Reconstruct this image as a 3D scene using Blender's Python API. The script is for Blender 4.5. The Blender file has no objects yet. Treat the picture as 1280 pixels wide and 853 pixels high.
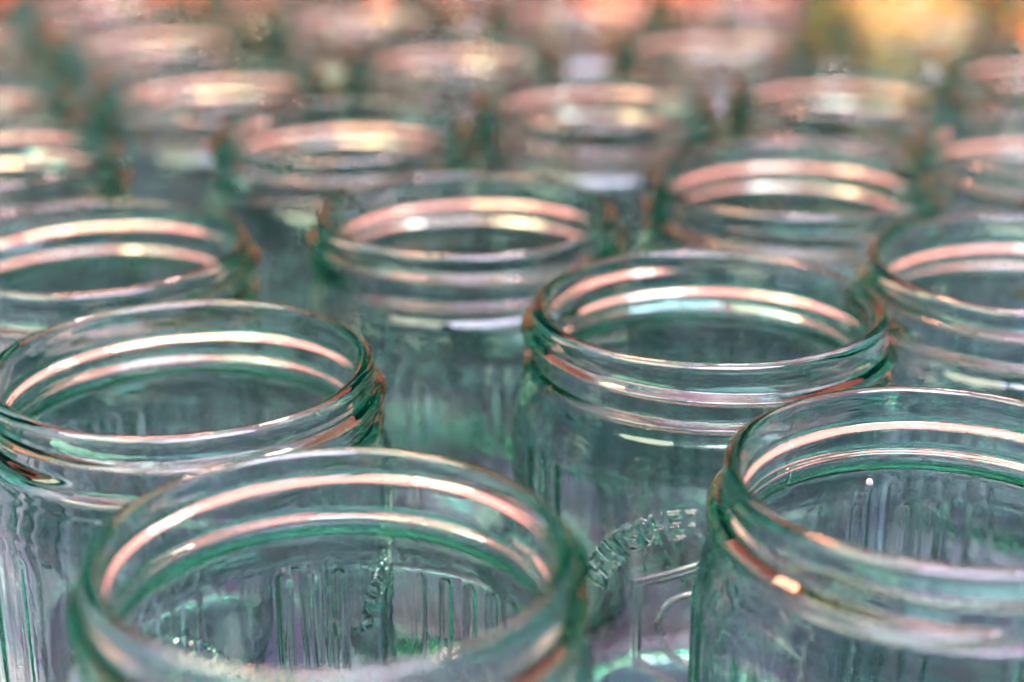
import bpy, math, random
import numpy as np
from mathutils import Vector, Matrix

sc = bpy.context.scene
col = sc.collection
MM = 0.001
HT = 105.0                       # jar height in millimetres

# ------------------------------------------------------------------ camera
cam_d = bpy.data.cameras.new('camera')
cam = bpy.data.objects.new('camera', cam_d)
col.objects.link(cam)
cam.location = (0.0, 0.0, (HT + 120.0) * MM)
cam.rotation_euler = (math.radians(90.0 - 21.0), 0.0, 0.0)
cam_d.sensor_width = 36.0
cam_d.lens = 2150.0 / 1280.0 * 36.0
cam_d.clip_start = 0.01
cam_d.clip_end = 50.0
cam_d.dof.use_dof = True
cam_d.dof.focus_distance = 0.315
cam_d.dof.aperture_fstop = cam_d.lens * MM / 0.0092
sc.camera = cam

# ------------------------------------------------------------------ world and lamps
w = bpy.data.worlds.new('World')
sc.world = w
w.use_nodes = True
bgn = w.node_tree.nodes['Background']
bgn.inputs[0].default_value = (0.02, 0.42, 0.34, 1)
bgn.inputs[1].default_value = 0.36


def area(name, loc, target, sx, sy, power, colr, spread=180):
    d = bpy.data.lights.new(name, 'AREA')
    d.shape = 'RECTANGLE'
    d.size, d.size_y = sx, sy
    d.energy = power
    d.color = colr
    d.spread = math.radians(spread)
    o = bpy.data.objects.new(name, d)
    col.objects.link(o)
    o.location = loc
    o.rotation_euler = (Vector(target) - Vector(loc)).to_track_quat('-Z', 'Y').to_euler()
    return o


area('warm_ceiling_lamp', (0.10, 1.15, 1.6), (0.10, 1.15, 0), 2.6, 2.0, 55, (1.0, 0.175, 0.17))
area('hanging_lamp', (-0.30, 1.05, 1.45), (0, 0.5, 0), 0.45, 0.14, 14, (1.0, 0.36, 0.20))
area('window_lamp', (0.26, 1.05, 1.45), (0, 0.4, 0.1), 0.20, 0.14, 10.0, (1.0, 0.62, 0.60))
area('garden_window_lamp', (-0.64, -0.02, 1.30), (0.03, 0.35, 0.1), 1.00, 0.70, 20.0, (0.98, 0.95, 0.70)).data.shape = 'ELLIPSE'
area('skylight_lamp', (0.30, -0.30, 1.60), (0.05, 0.45, 0.1), 1.35, 0.85, 62, (0.84, 0.77, 1.0)).data.shape = 'ELLIPSE'
sc.view_settings.view_transform = 'Standard'
sc.view_settings.look = 'None'
sc.view_settings.gamma = 1.0
sc.view_settings.exposure = 0.42
cy = sc.cycles
cy.max_bounces = 17
cy.transmission_bounces = 17
cy.glossy_bounces = 17
cy.diffuse_bounces = 3
cy.transparent_max_bounces = 8
cy.caustics_reflective = True
cy.caustics_refractive = True
cy.blur_glossy = 0.3
cy.sample_clamp_indirect = 6.0
cy.use_denoising = True
cy.denoising_input_passes = 'RGB_ALBEDO'
cy.use_adaptive_sampling = True
cy.adaptive_threshold = 0.12
cy.adaptive_min_samples = 16


# ------------------------------------------------------------------ materials
def new_mat(name):
    m = bpy.data.materials.new(name)
    m.use_nodes = True
    nt = m.node_tree
    nt.nodes.clear()
    out = nt.nodes.new('ShaderNodeOutputMaterial')
    return m, nt, out


def glass_mat(name, through, within):
    """clear glass: little tint in what passes straight through a wall, a strong green tint in
    light that is reflected on inside the glass and so travels far through it"""
    m, nt, out = new_mat(name)
    fr = nt.nodes.new('ShaderNodeFresnel')
    fr.inputs['IOR'].default_value = 1.5
    rf = nt.nodes.new('ShaderNodeBsdfRefraction')
    rf.inputs['Color'].default_value = (*through, 1)
    rf.inputs['Roughness'].default_value = 0.0
    rf.inputs['IOR'].default_value = 1.5
    gl = nt.nodes.new('ShaderNodeBsdfGlossy')
    gl.inputs['Roughness'].default_value = 0.0
    geo = nt.nodes.new('ShaderNodeNewGeometry')
    side = nt.nodes.new('ShaderNodeMix')
    side.data_type = 'RGBA'
    side.inputs[6].default_value = (1, 1, 1, 1)
    side.inputs[7].default_value = (*within, 1)
    nt.links.new(geo.outputs['Backfacing'], side.inputs[0])
    nt.links.new(side.outputs[2], gl.inputs['Color'])
    g = nt.nodes.new('ShaderNodeMixShader')
    nt.links.new(fr.outputs[0], g.inputs[0])
    nt.links.new(rf.outputs[0], g.inputs[1])
    nt.links.new(gl.outputs[0], g.inputs[2])
    tc = nt.nodes.new('ShaderNodeTexCoord')
    n1 = nt.nodes.new('ShaderNodeTexNoise')
    n1.inputs['Scale'].default_value = 420.0
    n1.inputs['Detail'].default_value = 1.0
    b = nt.nodes.new('ShaderNodeBump')
    b.inputs['Strength'].default_value = 0.09
    b.inputs['Distance'].default_value = 0.0003
    nt.links.new(tc.outputs['Object'], n1.inputs['Vector'])
    nt.links.new(n1.outputs['Fac'], b.inputs['Height'])
    for nd in (fr, rf, gl):
        nt.links.new(b.outputs['Normal'], nd.inputs['Normal'])
    nt.links.new(g.outputs[0], out.inputs['Surface'])
    return m


def table_mat():
    m, nt, out = new_mat('blotched_tabletop')
    p = nt.nodes.new('ShaderNodeBsdfPrincipled')
    tc = nt.nodes.new('ShaderNodeTexCoord')
    mp = nt.nodes.new('ShaderNodeMapping')
    mp.inputs['Scale'].default_value = (9.0, 3.5, 3.0)
    n1 = nt.nodes.new('ShaderNodeTexNoise')
    n1.inputs['Scale'].default_value = 3.0
    n1.inputs['Detail'].default_value = 8.0
    n1.inputs['Distortion'].default_value = 1.2
    cr = nt.nodes.new('ShaderNodeValToRGB')
    el = cr.color_ramp.elements  # dark, lilac, teal and pale blotches added to colour the glass's refractions
    el[0].position, el[0].color = 0.30, (0.03, 0.02, 0.03, 1)
    el[1].position, el[1].color = 0.72, (0.50, 0.47, 0.50, 1)
    e = el.new(0.44)
    e.color = (0.10, 0.075, 0.15, 1)
    e = el.new(0.56)
    e.color = (0.14, 0.20, 0.22, 1)
    nt.links.new(tc.outputs['Object'], mp.inputs['Vector'])
    nt.links.new(mp.outputs[0], n1.inputs['Vector'])
    nt.links.new(n1.outputs['Fac'], cr.inputs['Fac'])
    nt.links.new(cr.outputs[0], p.inputs['Base Color'])
    p.inputs['Roughness'].default_value = 0.32
    nt.links.new(p.outputs[0], out.inputs['Surface'])
    return m


GLASS = glass_mat('pressed_glass', (0.930, 0.976, 0.978), (0.60, 0.935, 0.835))
TABLE = table_mat()


# ------------------------------------------------------------------ the jar surface
def curve(pts, step):
    """Catmull-Rom through (r, z) points, resampled at about `step` mm."""
    P = [np.array(p, float) for p in pts]
    P = [2 * P[0] - P[1]] + P + [2 * P[-1] - P[-2]]
    dense = []
    for i in range(1, len(P) - 2):
        p0, p1, p2, p3 = P[i - 1:i + 3]
        d = [max(np.linalg.norm(b - a), 1e-6) ** 0.5 for a, b in ((p0, p1), (p1, p2), (p2, p3))]
        m1 = (p1 - p0) / d[0] - (p2 - p0) / (d[0] + d[1]) + (p2 - p1) / d[1]
        m2 = (p2 - p1) / d[1] - (p3 - p1) / (d[1] + d[2]) + (p3 - p2) / d[2]
        m1, m2 = m1 * d[1], m2 * d[1]
        for t in np.linspace(0, 1, 60, endpoint=False):
            dense.append((2 * t**3 - 3 * t**2 + 1) * p1 + (t**3 - 2 * t**2 + t) * m1
                         + (-2 * t**3 + 3 * t**2) * p2 + (t**3 - t**2) * m2)
    dense.append(P[-2])
    D = np.array(dense)
    s = np.r_[0, np.cumsum(np.linalg.norm(np.diff(D, axis=0), axis=1))]
    n = max(2, int(round(s[-1] / step)) + 1)
    q = np.linspace(0, s[-1], n)
    return np.c_[np.interp(q, s, D[:, 0]), np.interp(q, s, D[:, 1])]


RB = 40.0                        # body radius
# (name of the part, points, step): outer wall upward, over the lip, inner wall down
SECT = [
    ('base', [(0.0, 1.8), (14, 1.6), (28, 1.2), (32.5, 0.7), (34.5, 0.0), (37.0, 0.35), (39.0, 2.0), (40.0, 5.0), (RB, 8.0)], 1.0),
    ('body', [(RB, 8.0), (RB, 20), (RB, 36.0)], 0.6),
    ('body', [(RB, 36.0), (RB, 60), (RB, 81.0)], 0.16),
    ('body', [(RB, 81.0), (39.93, 83.6), (39.4, 86), (38.2, 88.4), (37.2, 89.7)], 0.25),
    ('neck', [(37.2, 89.7), (36.6, 90.9), (36.4, 92), (36.5, 95), (36.5, 100.5)], 0.25),
    ('rim', [(36.5, 100.5), (36.5, 101.5), (36.65, 102.6), (36.6, 103.6), (36.1, 104.45), (35.2, 104.95), (34.4, 104.9), (33.7, 104.3), (33.4, 103.3), (33.3, 102.0), (33.2, 100.5)], 0.20),
    ('neck', [(33.2, 100.5), (33.0, 96), (33.0, 91.5), (33.2, 89.7)], 0.5),
    ('body', [(33.2, 89.7), (34.1, 87.8), (35.6, 85.6), (36.7, 83), (37.1, 79.5), (37.2, 60), (37.2, 30), (37.1, 12.0)], 0.8),
    ('base', [(37.1, 12.0), (36.6, 8.5), (35.0, 6.2), (31.5, 5.1), (20, 5.0), (10, 5.4), (0.0, 5.6)], 1.0),
]
KRIM = [q[0] for q in SECT].index('rim')
PROF, SIDE, PART = [], [], []
for k, (nm, pts, st) in enumerate(SECT):
    c = curve(pts, st)
    if k:
        c = c[1:]
    for q in c:
        PROF.append(q)
        SIDE.append(0 if k < KRIM else (1 if k == KRIM else 2))
        PART.append(nm)
PROF = np.array(PROF)
SIDE = np.array(SIDE)
NR = len(PROF)
PW = 25.6 / RB                   # the emblem's half width as an angle: finer columns there
TH = np.r_[np.linspace(-math.pi, -PW, 300, endpoint=False), np.linspace(-PW, PW, 360, endpoint=False), np.linspace(PW, math.pi, 300, endpoint=False)]
NT = len(TH)

# strokes of the raised letters, drawn in a 0.72 x 1 box
L = {
    'D': [[(0, 0), (0, 1), (.35, 1), (.62, .82), (.7, .5), (.62, .18), (.35, 0), (0, 0)]],
    'E': [[(.62, 0), (0, 0), (0, 1), (.62, 1)], [(0, .52), (.5, .52)]],
    'U': [[(0, 1), (0, .28), (.12, .06), (.34, 0), (.56, .06), (.68, .28), (.68, 1)]],
    'T': [[(0, 1), (.7, 1)], [(.35, 1), (.35, 0)]],
    'S': [[(.64, .84), (.48, .98), (.2, .98), (.05, .82), (.08, .63), (.33, .52), (.58, .42), (.66, .22), (.52, .04), (.22, .01), (.02, .14)]],
    'C': [[(.68, .82), (.5, .98), (.24, .98), (.05, .78), (0, .5), (.05, .22), (.24, .02), (.5, .02), (.68, .18)]],
    'H': [[(0, 0), (0, 1)], [(.68, 0), (.68, 1)], [(0, .52), (.68, .52)]],
    'R': [[(0, 0), (0, 1), (.45, 1), (.65, .86), (.65, .64), (.45, .5), (0, .5)], [(.36, .5), (.68, 0)]],
}
T0 = 51.2                        # height of the emblem's centre
SEG = []                         # (x0, y0, x1, y1, half width, height)


def stroke(pts, hw, h):
    for a, b in zip(pts[:-1], pts[1:]):
        SEG.append((a[0], a[1], b[0], b[1], hw, h))


word = 'DEUTSCHER'
RT, LH, LW = 20.3, 5.2, 3.7
for i, ch in enumerate(word):
    a = math.radians(160.0 - i * 8.2)
    up = np.array([math.cos(a), math.sin(a)])
    rt = np.array([up[1], -up[0]])
    for pl in L[ch]:
        pts = [up * (RT + p[1] * LH) + rt * ((p[0] - .35) * LW * 0.92) for p in pl]
        stroke(pts, 0.25, 1.05)
hexo = [(-13, -9.0), (-13, 9.0), (0, 14.6), (13, 9.0), (13, -9.0), (0, -14.6), (-13, -9.0)]
stroke([(p[0], p[1]) for p in hexo], 0.38, 0.50)
stroke([(p[0] * .93, p[1] * .93) for p in hexo], 0.30, 0.30)
circ = [(8 * math.cos(t), 8 * math.sin(t)) for t in np.linspace(0, 2 * math.pi, 49)]
stroke(circ, 0.40, 0.50)


def sstep(x):
    x = np.clip(x, 0, 1)
    return x * x * (3 - 2 * x)


def ramp(x):
    """a nearly straight flank with softly rounded ends"""
    x = np.clip(x, 0, 1)
    return 0.65 * x + 0.35 * sstep(x)


def body_relief(S, Z):
    """outward relief in mm of the body wall at arc length S and height Z (mm arrays)"""
    h = np.zeros_like(S)
    half = math.pi * RB
    pitch = 2 * half / 50.0
    k = (S / pitch) % 1.0 - 0.5
    d = np.abs(k) * pitch
    idx = np.floor(S / pitch)
    top = 78.5
    dz = np.maximum(Z - top, 0) + np.maximum(14 - Z, 0)
    dist = np.sqrt(d * d + dz * dz)
    rib = sstep((1.6 - dist) / 1.25) * 0.65
    mask = (np.abs(S) > 25.5)
    pick = np.array([random.Random(int(q) + 77).random() for q in np.arange(-30, 31)])
    mask &= pick[(idx + 30).astype(int)] > 0.33
    h += rib * (0.75 + 0.35 * np.sin(idx * 2.7)) * mask
    sel = np.where((np.abs(S) < 25) & (Z > T0 - 18) & (Z < T0 + 28))
    x, y = S[sel], Z[sel] - T0
    e = np.zeros_like(x)
    for (x0, y0, x1, y1, hw, hh) in SEG:
        m = np.where((x > min(x0, x1) - 1.2) & (x < max(x0, x1) + 1.2) & (y > min(y0, y1) - 1.2) & (y < max(y0, y1) + 1.2))[0]
        if not len(m):
            continue
        px, py = x[m] - x0, y[m] - y0
        dx, dy = x1 - x0, y1 - y0
        t = np.clip((px * dx + py * dy) / (dx * dx + dy * dy + 1e-9), 0, 1)
        dd = np.hypot(px - t * dx, py - t * dy)
        e[m] = np.maximum(e[m], hh * sstep((hw + 0.27 - dd) / 0.48))
    h[sel] += e
    return h


TT, RR = np.meshgrid(TH, np.arange(NR))
R0 = PROF[:, 0][RR]
Z0 = PROF[:, 1][RR]
SD = SIDE[RR]
R = R0.copy()
outer = (SD == 0)
# ribs, letters and emblem pressed into the body
bodymask = outer & (Z0 > 8.5) & (Z0 < 89)
R[bodymask] += body_relief(TT[bodymask] * RB, Z0[bodymask])
# screw thread: a ridge that winds down round the neck and tapers at both ends
z_top, lead, turns = 100.9, 5.2, 1.20
for n in range(-1, 3):
    ph = TT + math.pi + 2 * math.pi * n            # winding angle
    ok = (ph > 0) & (ph < turns * 2 * math.pi)
    taper = sstep(ph / 0.45) * sstep((turns * 2 * math.pi - ph) / 0.45)
    zc = z_top - lead * ph / (2 * math.pi)
    dz = Z0 - zc
    prof = np.where(dz > 0, sstep((1.6 - dz) / 1.5), ramp((1.25 + dz) / 1.15))
    R += np.where(ok & outer & (Z0 > 90.5), 2.35 * taper * prof, 0)
# bead below the thread
dz = Z0 - 92.4
R += np.where(outer & (Z0 > 89), 1.95 * np.where(dz > 0, sstep((1.5 - dz) / 1.4), ramp((1.15 + dz) / 1.05)), 0)
# the uneven thickness of pressed glass
inner = (SD == 2)
wob = (0.16 * np.sin(2 * TT + 0.7 + Z0 * 0.03) + 0.07 * np.sin(5 * TT + 1.9 - Z0 * 0.02) + 0.03 * np.sin(11 * TT + Z0 * 0.03)
       + 0.015 * np.sin(23 * TT - Z0 * 0.07 + 1.0) + 0.012 * np.sin(Z0 * 0.35 + 3 * TT))
fade = np.clip((100 - Z0) / 20, 0.12, 1.0) * np.clip(R0 / 30, 0, 1)
R += np.where(inner, wob * fade, 0)
wo = 0.05 * np.sin(3 * TT + 0.4) * np.sin(Z0 * 0.08) + 0.03 * np.sin(9 * TT + Z0 * 0.05)
R += np.where(outer, wo * np.clip(R0 / 30, 0, 1), 0)
# mould seams down two sides, and a lip that is not quite level
for a0 in (-1.45, 1.69):
    R += np.where(outer & (Z0 > 12), 0.13 * np.exp(-((TT - a0) * 38.0 / 0.32) ** 2), 0)
R += np.where(SD < 2, 0.10 * np.sin(2 * TT + 1.1) + 0.05 * np.sin(7 * TT), 0.10 * np.sin(2 * TT + 1.1)) * np.clip((Z0 - 88) / 6, 0, 1)
lip = (0.16 * np.sin(2 * TT + 0.3) + 0.08 * np.sin(5 * TT + 2.0) + 0.03 * np.sin(13 * TT)) * np.clip((Z0 - 94) / 10, 0, 1)
Zd = lip + Z0 + np.where(inner & (PROF[:, 0][RR] < 36) & (Z0 < 12), 0.25 * np.sin(3 * TT + R0 * 0.15) * np.clip(R0 / 20, 0, 1), 0)
X = -R * np.sin(-TT) * MM
Y = -R * np.cos(TT) * MM        # angle 0 faces the viewer (-Y); +angle runs to the right
Zm = Zd * MM
V = np.stack([X, Y, Zm], axis=-1)                    # NR x NT x 3
# smooth normals of the whole closed surface, so that the parts meet without a seam
dT = np.roll(V, -1, axis=1) - np.roll(V, 1, axis=1)
dR = np.gradient(V, axis=0)
N = np.cross(dT, dR)
N[0] = (0, 0, -1)
N[-1] = (0, 0, 1)
N /= np.maximum(np.linalg.norm(N, axis=-1, keepdims=True), 1e-12)


def grid_mesh(name, cells):
    """mesh from a boolean array of grid cells (NR-1 x NT)"""
    r, c = np.where(cells)
    c2 = (c + 1) % NT
    q = np.stack([r * NT + c, r * NT + c2, (r + 1) * NT + c2, (r + 1) * NT + c], axis=1)
    used, inv = np.unique(q.ravel(), return_inverse=True)
    co = V.reshape(-1, 3)[used]
    me = bpy.data.meshes.new(name)
    nq = len(q)
    me.vertices.add(len(used))
    me.vertices.foreach_set('co', co.astype(np.float32).ravel())
    me.loops.add(nq * 4)
    me.loops.foreach_set('vertex_index', inv.astype(np.int32).ravel())
    me.polygons.add(nq)
    me.polygons.foreach_set('loop_start', (np.arange(nq) * 4).astype(np.int32))
    me.update(calc_edges=True)
    me.validate()
    me.polygons.foreach_set('use_smooth', np.ones(len(me.polygons), bool))
    if len(me.vertices) == len(used):
        me.normals_split_custom_set_from_vertices(N.reshape(-1, 3)[used].tolist())
    me.materials.append(GLASS)
    return me


row_part = np.array(PART[1:])                        # the part of each strip of cells
row_side = SIDE[1:]
row_z = (PROF[1:, 1] + PROF[:-1, 1]) / 2
colS = (TH + np.r_[TH[1:], math.pi]) / 2 * RB
panel = ((row_part == 'body') & (row_side == 0) & (row_z > T0 - 19) & (row_z < T0 + 28.0))[:, None] & (np.abs(colS) < 25.2)[None, :]
MESH = {}
for nm in ('base', 'body', 'neck', 'rim'):
    cells = np.repeat((row_part == nm)[:, None], NT, axis=1)
    if nm == 'body':
        cells &= ~panel
    MESH[nm] = grid_mesh(nm, cells)
MESH['panel'] = grid_mesh('embossed_emblem', panel)


def make_jar(x, y, rot, label):
    root = bpy.data.objects.new('glass_jar', None)
    root.empty_display_size = 0.02
    col.objects.link(root)
    root.location = (x * MM, y * MM, 0.0)
    rnd = random.Random(int(x * 7 + y * 13))
    tx, ty = rnd.uniform(-0.5, 0.5), rnd.uniform(-0.5, 0.5)
    root.location.z = 36.0 * MM * math.radians(math.hypot(tx, ty))
    root.rotation_euler = (math.radians(tx), math.radians(ty), math.radians(rot))
    root.scale = (1, 1, rnd.uniform(0.993, 1.007))
    root['label'] = label
    root['category'] = 'jar'
    root['group'] = 'empty honey jars standing close together'
    for nm, pn in (('base', 'base'), ('body', 'body'), ('screw_neck', 'neck'), ('rim', 'rim')):
        o = bpy.data.objects.new(nm, MESH[pn])
        col.objects.link(o)
        o.parent = root
        if nm == 'body':
            e = bpy.data.objects.new('embossed_emblem', MESH['panel'])
            col.objects.link(e)
            e.parent = o
            e['label'] = 'raised word above a hexagon and ring pressed into the glass'
    return root


# ------------------------------------------------------------------ the setting
def slab(name, x0, x1, y0, y1, z0, z1, mat):
    me = bpy.data.meshes.new(name)
    vs = [(x0, y0, z0), (x1, y0, z0), (x1, y1, z0), (x0, y1, z0), (x0, y0, z1), (x1, y0, z1), (x1, y1, z1), (x0, y1, z1)]
    fs = [(0, 3, 2, 1), (4, 5, 6, 7), (0, 1, 5, 4), (1, 2, 6, 5), (2, 3, 7, 6), (3, 0, 4, 7)]
    me.from_pydata(vs, [], fs)
    me.materials.append(mat)
    o = bpy.data.objects.new(name, me)
    col.objects.link(o)
    o['kind'] = 'structure'
    return o


def plain_mat(name, c0, c1, scale, rough):
    m, nt, out = new_mat(name)
    p = nt.nodes.new('ShaderNodeBsdfPrincipled')
    tc = nt.nodes.new('ShaderNodeTexCoord')
    n1 = nt.nodes.new('ShaderNodeTexNoise')
    n1.inputs['Scale'].default_value = scale
    n1.inputs['Detail'].default_value = 5.0
    mx = nt.nodes.new('ShaderNodeMix')
    mx.data_type = 'RGBA'
    mx.inputs[6].default_value = (*c0, 1)
    mx.inputs[7].default_value = (*c1, 1)
    nt.links.new(tc.outputs['Object'], n1.inputs['Vector'])
    mr = nt.nodes.new('ShaderNodeMapRange')
    mr.inputs[1].default_value, mr.inputs[2].default_value = 0.40, 0.60
    nt.links.new(n1.outputs['Fac'], mr.inputs[0])
    nt.links.new(mr.outputs[0], mx.inputs[0])
    nt.links.new(mx.outputs[2], p.inputs['Base Color'])
    p.inputs['Roughness'].default_value = rough
    nt.links.new(p.outputs[0], out.inputs['Surface'])
    return m


BACKDROP = plain_mat('backdrop_orange', (0.70, 0.20, 0.09), (0.025, 0.018, 0.02), 7.0, 0.8)
slab('added_backdrop', -0.50, 0.62, 1.5, 1.6, -0.3, 0.5, BACKDROP)  # made-up board, sized and coloured to lend glass and table orange reflections
slab('table_surface', -1.1, 1.1, -0.3, 0.95, -0.04, -0.0006, TABLE)

# ------------------------------------------------------------------ the jars
JARS = [  # x, y (mm), turn, label
    (-27.4, 229.0, 246, 'clear glass jar nearest the viewer, bottom left of centre, its near rim out of focus'),
    (-62.9, 302.4, 95, 'ribbed glass jar at the left edge directly behind the nearest jar'),
    (40.8, 332.6, -6, 'sharp glass jar right of centre with raised word and hexagon on its side'),
    (70.9, 254.8, 120, 'glass jar cut by the lower right corner with a white crumb inside its neck'),
    (-10.5, 401.0, 70, 'slightly blurred glass jar in the middle, just left of and behind the lettered jar'),
    (-96.8, 376.6, 200, 'slightly blurred jar cut by the left edge, third row from the front'),
    (116.8, 363.5, 60, 'jar cut by the right edge, just right of the lettered jar'),
    (73.0, 432.4, 140, 'blurred jar right of centre, directly behind the lettered jar'),
    (-48.6, 481.7, 30, 'blurred jar left of centre, behind and left of the middle jar'),
    (24.5, 517.8, 250, 'blurred jar at upper centre, behind and right of the middle jar'),
    (104.6, 533.5, 170, 'blurred jar at upper right, behind the jar that stands behind the lettered one'),
    (-144.6, 456.6, 300, 'blurred jar cut by the left edge, fourth row from the front'),
    (-95.9, 548.2, 80, 'very blurred jar at upper left with a bright warm spot on its rim'),
    (149.4, 464.4, 20, 'blurred jar cut by the right edge, second of the jars along that edge from below'),
    (-128.3, 623.1, 160, 'very blurred jar near the top left corner, behind the upper left jar'),
    (-21.2, 591.2, 110, 'very blurred jar near the top edge, slightly left of centre'),
    (73.1, 608.8, 220, 'very blurred jar near the top edge, right of centre'),
    (-175.9, 532.0, 10, 'very blurred jar at the left edge near the top, only its right side showing'),
    (181.3, 566.1, 190, 'very blurred jar at the right edge near the top, only its left side showing'),
    (-60.2, 668.4, 90, 'soft blurred jar cut by the top edge, left of centre'),
    (157.5, 657.4, 280, 'soft blurred jar cut by the top edge, in front of the amber yellow one'),
    (25.1, 680.0, 130, 'soft blurred jar cut by the top edge, at centre'),
    (95.5, 705.8, 75, 'soft blurred jar cut by the top edge, right of centre'),
    (-14.6, 757.2, 40, 'faint jar behind the top row, just left of centre'),
    (-98.1, 758.4, 210, 'faint jar behind the top row, left third of the picture'),
    (-209.0, 634.9, 15, 'faint jar in the top left corner, only a sliver of its side showing'),
    (-250.0, 708.0, 50, 'faint jar behind the sliver of jar in the top left corner'),
    (-166.9, 705.2, 330, 'faint jar behind the top row, just right of the top left corner'),
]
for x, y, rot, lab in JARS:
    make_jar(x, y, rot, lab)


# ------------------------------------------------------------------ filled jars at the back
def filling(parent, colr):
    pts = curve([(0.0, 6.2), (20, 5.6), (31.3, 5.7), (34.6, 6.9), (36.0, 9.0), (36.5, 12.5), (36.5, 60), (36.4, 79), (36.2, 82), (33.0, 82.6), (0.0, 82.6)], 4.0)
    n = 48
    vs, fs = [], []
    for r, z in pts:
        for k in range(n):
            a = 2 * math.pi * k / n
            vs.append((r * MM * math.cos(a), r * MM * math.sin(a), z * MM))
    for i in range(len(pts) - 1):
        for k in range(n):
            fs.append((i * n + k, i * n + (k + 1) % n, (i + 1) * n + (k + 1) % n, (i + 1) * n + k))
    me = bpy.data.meshes.new('honey')
    me.from_pydata(vs, [], fs)
    me.polygons.foreach_set('use_smooth', np.ones(len(me.polygons), bool))
    me.materials.append(plain_mat('honey', colr, tuple(c * 0.8 for c in colr), 30.0, 0.15))
    o = bpy.data.objects.new('honey_filling', me)
    col.objects.link(o)
    o.parent = parent


for x, y, rot, c, lab in [
    (-150, 845, 0, (0.80, 0.22, 0.08), 'blurred orange filled jar far back at the top left'),
    (64, 800, 20, (0.90, 0.27, 0.14), 'blurred salmon orange filled jar far back at the top centre'),
    (166, 740, 90, (0.80, 0.52, 0.02), 'blurred jar of amber yellow honey in the top right corner'),
    (-55, 842, 90, (0.85, 0.26, 0.14), 'blurred orange filled jar far back, left of the salmon one'),
    (240, 720, 60, (0.80, 0.28, 0.06), 'blurred orange filled jar at the far right of the back row'),
]:
    r = make_jar(x, y, rot, lab)
    r['group'] = 'filled jars in the back row'
    filling(r, c)

# ------------------------------------------------------------------ a crumb stuck in the neck of the corner jar
def crumb(loc, size):
    rnd = random.Random(4)
    vs, fs = [], []
    nu, nv = 10, 6
    for j in range(nv + 1):
        for i in range(nu):
            a, b = 2 * math.pi * i / nu, math.pi * j / nv
            k = size * (0.8 + 0.4 * rnd.random())
            vs.append((k * 1.3 * math.sin(b) * math.cos(a), k * 0.5 * math.sin(b) * math.sin(a), k * math.cos(b)))
    for j in range(nv):
        for i in range(nu):
            fs.append((j * nu + i, (j + 1) * nu + i, (j + 1) * nu + (i + 1) % nu, j * nu + (i + 1) % nu))
    me = bpy.data.meshes.new('crumb')
    me.from_pydata(vs, [], fs)
    me.materials.append(plain_mat('white_wax', (0.85, 0.74, 0.70), (0.75, 0.62, 0.58), 400.0, 0.6))
    o = bpy.data.objects.new('crumb', me)
    col.objects.link(o)
    o.location = loc
    o.rotation_euler = (0, 0.6, 0)
    o['label'] = 'tiny white crumb stuck inside the neck of the lower right jar'
    o['category'] = 'crumb'


crumb((0.06599, 0.28698, 0.08693), 0.0006)
